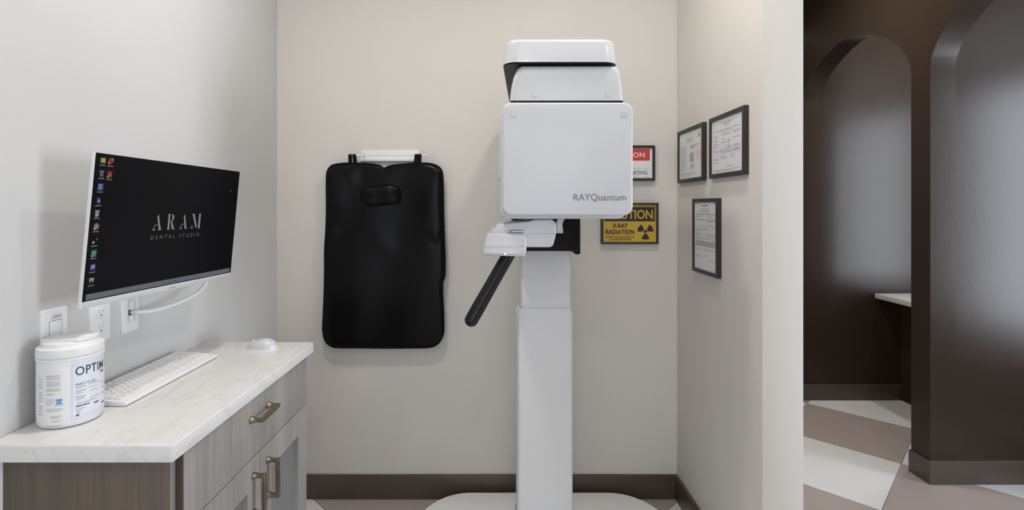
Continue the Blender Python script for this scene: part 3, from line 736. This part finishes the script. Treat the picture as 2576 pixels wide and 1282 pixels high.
# ================================================================== LEAD APRON AND ITS HANGER
hang = thing('apron_hanger', 'white wall-mounted hanger rail holding the black apron', 'hanger', (-0.527, YB, 1.62))
finish('back_plate', PR(rr(-0.668, -0.388, 1.6245, 1.677, 0.004, 3), 'y', 2.466, YB, 0.0015, 0), 'plate', hang)
finish('lip', B(-0.668, -0.388, 2.4555, 2.466, 1.6245, 1.638, bev=0.001), 'plate', hang)
rod = finish('rod', tube(bmesh.new(), [(-0.716, 2.424, 1.6505), (-0.337, 2.424, 1.6495)], 0.0032, 12), 'plate', hang)
for x in (-0.652, -0.407):
    finish('rod_bracket', tube(bmesh.new(), [(x, 2.466, 1.6505), (x, 2.424, 1.6505)], 0.003, 10), 'plate', hang)
    for z in (1.661, 1.6405):
        finish('screw', tube(bmesh.new(), [(x, 2.467, z), (x, 2.4645, z)], 0.0042, 12), 'chrome', hang)
ap = thing('lead_apron', 'black vinyl x-ray apron hanging on the beige back wall', 'apron', (-0.545, 2.42, 0.76))
YA = 2.425
KA = YA/1288
def ac(p):      # outline points of the apron: metres on the plane it hangs in
    return ((780+p[0]/2.374-1257)*KA, EYE-(360+p[1]/2.374-516)*KA)
topc = [(110, 158), (128, 138), (160, 128), (230, 122), (330, 124), (400, 133), (428, 145), (443, 158), (458, 145), (500, 135), (580, 126), (660, 122), (710, 124), (745, 132), (772, 148), (784, 166)]
botc = [(88, 1165), (104, 1192), (128, 1208), (160, 1216), (300, 1217), (450, 1219), (600, 1218), (690, 1217), (730, 1211), (760, 1195), (780, 1170)]
lefc = [(110, 158), (103, 185), (101, 260), (102, 400), (98, 520), (91, 640), (91, 760), (88, 900), (81, 1060), (80, 1120), (88, 1165)]
rigc = [(784, 166), (790, 200), (793, 330), (796, 470), (800, 600), (803, 700), (802, 780), (797, 808), (789, 828), (788, 900), (793, 990), (795, 1100), (792, 1140), (780, 1170)]
def curve(P):
    P = spline([(a, b, 0) for a, b in P], 6); L = [0]
    for i in range(1, len(P)): L.append(L[-1]+(P[i]-P[i-1]).length)
    def f(t):
        s = t*L[-1]
        for i in range(1, len(P)):
            if L[i] >= s-1e-9:
                k = (s-L[i-1])/max(1e-9, L[i]-L[i-1]); return P[i-1].lerp(P[i], k)
        return P[-1]
    return f
fT, fB, fL, fR = (curve(c) for c in (topc, botc, lefc, rigc))
NU, NV = 60, 84
def coons(u, v):
    T, Bq, L, R = fT(u), fB(u), fL(v), fR(v)
    return (T*(1-v)+Bq*v)+(L*(1-u)+R*u)-(fT(0)*(1-u)*(1-v)+fT(1)*u*(1-v)+fB(0)*(1-u)*v+fB(1)*u*v)
def bumpf(a, b):
    """folds and soft bulges of the hanging vinyl, metres towards the room"""
    h = 0.004*math.sin(a/118+0.7)+0.003*math.sin(a/61+b/260)
    h += 0.0035*math.exp(-((a-250)/34)**2-((b-170)/75)**2)-0.003*math.exp(-((a-320)/30)**2-((b-200)/60)**2)
    h += 0.006*math.exp(-((a-170)/80)**2)*math.exp(-((b-300)/190)**2)+0.006*math.exp(-((a-720)/60)**2)*math.exp(-((b-320)/210)**2)
    for (ca, cb, s, k) in ((770, 190, 26, .005), (140, 530, 36, .004), (750, 540, 30, .004), (745, 600, 26, -.003), (430, 590, 60, .0035), (480, 640, 70, .002), (640, 260, 60, .003)):
        h += k*math.exp(-((a-ca)**2+(b-cb)**2)/(s*s))
    return h
bm = bmesh.new(); F = []; Bk = []
for j in range(NV+1):
    rf = []; rb = []
    for i in range(NU+1):
        u, v = i/NU, j/NV; p = coons(u, v); x, z = ac((p.x, p.y))
        e = min(1, min(u, 1-u)*NU/5, min(v, 1-v)*NV/6); e = math.sqrt(max(0, 1-(1-e)**2))
        rf.append(bm.verts.new((x, YA-0.003-e*(0.007+bumpf(p.x, p.y)), z)))
        rb.append(bm.verts.new((x, YA+0.004, z)))
    F.append(rf); Bk.append(rb)
for j in range(NV):
    for i in range(NU):
        bm.faces.new((F[j][i], F[j+1][i], F[j+1][i+1], F[j][i+1]))
        bm.faces.new((Bk[j][i], Bk[j][i+1], Bk[j+1][i+1], Bk[j+1][i]))
edge = [(0, i) for i in range(NU)]+[(j, NU) for j in range(NV)]+[(NV, i) for i in range(NU, 0, -1)]+[(j, 0) for j in range(NV, 0, -1)]
for k in range(len(edge)):
    (j0, i0), (j1, i1) = edge[k], edge[(k+1) % len(edge)]
    bm.faces.new((F[j0][i0], F[j1][i1], Bk[j1][i1], Bk[j0][i0]))
bound = [(F[j][i].co.copy()+Bk[j][i].co)/2 for j, i in edge]
apf = finish('front_sheet', bm, 'vinyl', ap, 80)
finish('edge_binding', tube(bmesh.new(), bound, 0.0062, 8, closed=True), 'binding', ap, 60)
# the back layer, a little wider on the right, between sheet and wall
bk = [ac(p) for p in ((130, 180), (770, 180), (796, 300), (799, 700), (797, 800), (770, 830), (140, 830), (104, 700), (106, 300))]
finish('back_sheet', PR(bk, 'y', YA+0.008, YA+0.018, 0.003, 0.003), 'vinyl', ap)
# rolled collar in the middle of the chest
bm = bmesh.new(); rows = []
for i in range(21):
    s = i/20; a = 308+(548-308)*s; rr_ = (1-abs(2*s-1)**3.5)
    row = []
    for k in range(13):
        t = PI*k/12
        b = 312-62*math.cos(t)*(0.35+0.65*rr_**0.5)+6*math.sin(s*7)
        h = (0.002+0.021*math.sin(t)**0.8*rr_**0.5*(1.25 if k < 6 else 0.9))
        x, z = ac((a, b)); row.append(bm.verts.new((x, YA-0.008-h-0.002*math.sin(s*11), z)))
    rows.append(row)
for r0, r1 in zip(rows, rows[1:]):
    for k in range(12): bm.faces.new((r0[k], r0[k+1], r1[k+1], r1[k]))
    bm.faces.new((r0[12], r0[0], r1[0], r1[12]))
bm.faces.new(rows[0]); bm.faces.new(rows[-1])
finish('collar_roll', bm, 'vinyl', ap, 80)
for a0, a1 in ((240, 241), (264, 273), (636, 627), (656, 652)):
    (x0, z0), (x1, z1) = ac((a0, 70)), ac((a1, 140))
    bm = bmesh.new(); wd = 0.0078
    ys = [(2.4185, z1, x1), (2.4185, z0, x0), (2.424, z0+0.004, x0), (2.4295, z0, x0), (2.4300, z1, x1)]
    lo = [bm.verts.new((x-wd/1, y, z)) for y, z, x in ys]; hi = [bm.verts.new((x+wd/1, y, z)) for y, z, x in ys]
    li = [bm.verts.new((x-wd/1, y*0.6+2.424*0.4, z-0.001)) for y, z, x in ys]; hi2 = [bm.verts.new((x+wd/1, y*0.6+2.424*0.4, z-0.001)) for y, z, x in ys]
    for k in range(4):
        bm.faces.new((lo[k], hi[k], hi[k+1], lo[k+1])); bm.faces.new((li[k], li[k+1], hi2[k+1], hi2[k]))
        bm.faces.new((lo[k], lo[k+1], li[k+1], li[k])); bm.faces.new((hi[k], hi2[k], hi2[k+1], hi[k+1]))
    finish('strap', bm, 'binding', ap, 0)

# ================================================================== SIGNS ON THE BACK WALL
YS = 2.452
KS = YS/1288/4.419
def sx(a): return (1490+a/4.419-1257)*YS/1288
def sz(b): return EYE-(350+b/4.419-516)*YS/1288
def sign_layer(name, polys, m, parent, k):
    bm = flat(bmesh.new(), [[(sx(a), sz(b)) for a, b in p] for p in polys], (0, YS+0.006-0.0004*k, 0), (1, 0, 0), (0, 0, 1))
    return finish(name, bm, m, parent, 0)
def sign(name, label, r, i):
    t = thing(name, label, 'sign', ((sx(r[0])+sx(r[1]))/2, YB, sz(r[3])))
    bm = bmesh.new(); ring(bm, (sx(r[0]), sx(r[1]), sz(r[3]), sz(r[2])), (sx(i[0]), sx(i[1]), sz(i[3]), sz(i[2])), 'y', YS, YB)
    finish('frame', bm, 'frame', t, 0)
    return t
def T(s, a0, a1, b0, b1, **k): return text_fit(s, a0, a1, b1, b0, **k)
t = sign('caution_sign', 'yellow and black framed CAUTION X-RAY RADIATION sign with trefoil', (100, 738, 708, 1165), (124, 714, 730, 1144))
pn = finish('sign_panel', B(sx(122), sx(716), YS+0.0062, YB-0.001, sz(1146), sz(728)), 'yellow', t, 0)
sign_layer('border', [rect(134, 704, 746, 750), rect(134, 138, 750, 912), rect(700, 704, 750, 912)], 'sign_black', pn, 1)
sign_layer('header', [rect(142, 696, 755, 912)], 'sign_black', pn, 1)
sign_layer('lettering', T('CAUTION', 160, 676, 784, 888, bold=0.022), 'yellow', pn, 2)
sign_layer('lettering', T('X-RAY', 226, 398, 934, 985, bold=0.03)+T('RADIATION', 152, 470, 1004, 1056, bold=0.03)+T('PLEASE LET US KNOW IF', 152, 468, 1074, 1093, bold=0.015)+T('YOU ARE PREGNANT', 184, 440, 1100, 1122, bold=0.015), 'sign_black', pn, 1)
cx_, cy_ = 595, 1026
tre = [circ(cx_, cy_, 18, 20)]
for a in (30, 150, 270):
    ar = [math.radians(a-30+60*i/8) for i in range(9)]
    tre.append([(cx_+90*math.cos(q), cy_-90*math.sin(q)) for q in ar]+[(cx_+27*math.cos(q), cy_-27*math.sin(q)) for q in ar[::-1]])
sign_layer('trefoil', tre, 'sign_black', pn, 1)
t = sign('warning_sign', 'white framed sign with red CAUTION header half hidden behind the x-ray machine', (90, 700, 68, 460), (118, 671, 98, 433))
pn = finish('sign_panel', B(sx(116), sx(673), YS+0.0062, YB-0.001, sz(435), sz(96)), 'paper', t, 0)
sign_layer('header', [rect(128, 644, 106, 236)], 'red', pn, 1)
sign_layer('lettering', T('CAUTION', 212, 586, 146, 200, bold=0.01), 'paper', pn, 2)
sign_layer('lettering', T('OPERATING', 330, 616, 348, 391, bold=0.01), 'ink_dark', pn, 1)
sign_layer('rule', [rect(128, 646, 323, 326)], 'ink', pn, 1)
sign_layer('printed_text', lines([(586, 648, 419, 8)]), 'ink', pn, 1)

# ================================================================== CERTIFICATES ON THE RIGHT WALL
def cert(label, y0, y1, z0, z1, fw, rows):
    """hangs on x = XR, faces -x; rows in fractions: a from the far edge to the near edge, b from the bottom"""
    t = thing('framed_certificate', label, 'picture frame', (XR, (y0+y1)/2, z0), 'framed certificates on the right wall')
    x = XR-0.017
    bm = bmesh.new(); ring(bm, (y0, y1, z0, z1), (y0+fw, y1-fw, z0+fw, z1-fw), 'x', x, XR)
    finish('frame', bm, 'frame', t, 0)
    p = finish('certificate', B(x+0.005, XR-0.001, y0+fw-0.002, y1-fw+0.002, z0+fw-0.002, z1-fw+0.002), 'paper', t, 0)
    w_, h_ = y1-y0-2*fw, z1-z0-2*fw
    for k, (m, polys) in enumerate(rows):
        bm = flat(bmesh.new(), [[(y1-fw-a*w_, z0+fw+b*h_) for a, b in q] for q in polys], (x+0.0047-0.0002*k, 0, 0), (0, 1, 0), (0, 0, 1))
        finish('printed_text', bm, m, p, 0)
L_ = lines
cert('black framed certificate with round seal in its corner, leftmost on the right wall', 2.116, 2.418, 1.5165, 1.757, 0.016, [
    ('ink_pink', [rect(.74, .95, .40, .56)]),
    ('ink', L_([(.30, .56, .86, .010), (.36, .62, .82, .014), (.26, .66, .78, .008)]+[(.05, .32, .70-.035*k, .008) for k in range(16)]+[(.50, .90, .67, .02), (.50, .66, .63, .03)]+[(.48, .64, .52-.022*k, .016) for k in range(9)]+[(.50, .66, .28-.025*k, .012) for k in range(4)]+[(.05, .72, .115, .010), (.05, .70, .085, .010), (.05, .45, .05, .006)])+[circ(.87, .87, .045, 14)]),
])
cert('black framed certificate with a purple stamp in its middle, nearest on the right wall', 1.758, 2.053, 1.519, 1.757, 0.016, [
    ('ink_pink', [rect(.30, .50, .285, .34), rect(.62, .76, .26, .34)]),
    ('ink_purple', [rect(.30, .52, .37, .44), rect(.53, .66, .36, .465), [(.52, .47), (.60, .47), (.56, .58)]]),
    ('ink', L_([(.36, .66, .91, .012), (.42, .60, .87, .012), (.08, .92, .79, .008), (.30, .70, .755, .008), (.08, .22, .69, .012), (.35, .64, .70, .012), (.70, .92, .72, .008), (.70, .86, .69, .008), (.08, .22, .61, .012), (.34, .44, .62, .010), (.70, .90, .60, .010), (.08, .24, .55, .010), (.35, .50, .56, .012), (.54, .64, .57, .016), (.08, .24, .50, .010), (.08, .14, .44, .010), (.08, .36, .405, .010), (.70, .90, .47, .010), (.70, .90, .44, .010), (.70, .92, .39, .016), (.70, .90, .365, .010), (.08, .24, .26, .010), (.34, .50, .275, .008), (.08, .22, .20, .010), (.50, .70, .11, .010), (.06, .94, .06, .006), (.12, .70, .04, .006)])),
])
cert('tall black framed certificate hanging below the other two on the right wall', 1.976, 2.232, 1.130, 1.4406, 0.015, [
    ('ink_green', L_([(.34, .64, .945, .014)])),
    ('ink', L_([(.04, .22, .975, .006), (.86, .96, .975, .006), (.30, .66, .905, .008), (.26, .70, .875, .010), (.24, .74, .85, .008), (.08, .92, .815, .012), (.12, .34, .785, .008), (.64, .80, .785, .008), (.06, .46, .735, .012), (.52, .96, .735, .012), (.60, .86, .715, .008), (.28, .44, .645, .010), (.66, .90, .655, .008), (.40, .60, .605, .010), (.06, .40, .585, .008), (.06, .26, .54, .008), (.52, .96, .535, .008), (.06, .30, .505, .010), (.52, .96, .50, .008), (.06, .90, .46, .008)]+[(.06, .96, .42-.014*k, .009) for k in range(6)]+[(.06, .96, .30, .008), (.06, .30, .20, .010), (.40, .52, .21, .008), (.06, .34, .17, .006), (.66, .96, .155, .006)])),
])

# ================================================================== RECEPTION DESK SEEN THROUGH THE ARCH
desk = thing('reception_desk', 'dark brown desk with a white slab top seen through the brown arch', 'desk', (3.0, 3.3, 0))
finish('desk_top', B(2.724, 3.70, 2.76, YF-0.002, 0.739, 0.774, bev=0.002), 'marble', desk)
finish('side_panel', B(2.912, 3.60, 2.80, YF-0.004, 0, 0.739), 'brown', desk)

# ================================================================== CEILING LIGHTS
def downlight(x, y, power, label, r=0.075, spread=PI*0.9):
    t = thing('ceiling_light', label, 'ceiling light', (x, y, CEIL), 'recessed ceiling lights')
    bm = lathe(bmesh.new(), [(r+0.012, CEIL), (r+0.012, CEIL-0.004), (r, CEIL-0.006), (r-0.004, CEIL-0.002), (r-0.004, CEIL)], x, y, 32)
    finish('trim_ring', bm, 'plate', t)
    finish('diffuser', lathe(bmesh.new(), [(0, CEIL-0.002), (r-0.004, CEIL-0.002), (r-0.004, CEIL), (0, CEIL)], x, y, 32), 'glow', t)
    l = bpy.data.lights.new('ceiling_lamp', 'AREA'); l.shape = 'DISK'; l.size = 2*r; l.energy = power; l.color = LAMP_COL; l.spread = spread
    o = bpy.data.objects.new('ceiling_lamp', l); COL.objects.link(o); o.location = (x, y, CEIL-0.012)
downlight(0.50, 1.50, ROOM_LAMP, 'recessed ceiling light above the x-ray machine')
downlight(-0.50, 1.30, ROOM_LAMP*1.4, 'added fill light in the ceiling above the worktop')  # unseen lamp, added to brighten the side walls
downlight(0.0, -0.6, ROOM_LAMP*0.8, 'added fill light in the ceiling behind the viewpoint')  # unseen lamp, added as fill from behind the camera
downlight(1.60, 0.6, ROOM_LAMP*0.6, 'added fill light in the ceiling over the near hall')  # unseen lamp, added to fill the near hall
downlight(2.85, 3.15, ROOM_LAMP*1.3, 'added fill light in the ceiling over the reception desk')  # unseen lamp, added to warm the top of the brown wall
downlight(1.60, 2.8, ROOM_LAMP*1.7, 'added fill light in the ceiling over the far hall')  # unseen lamp, added to lift the hall floor
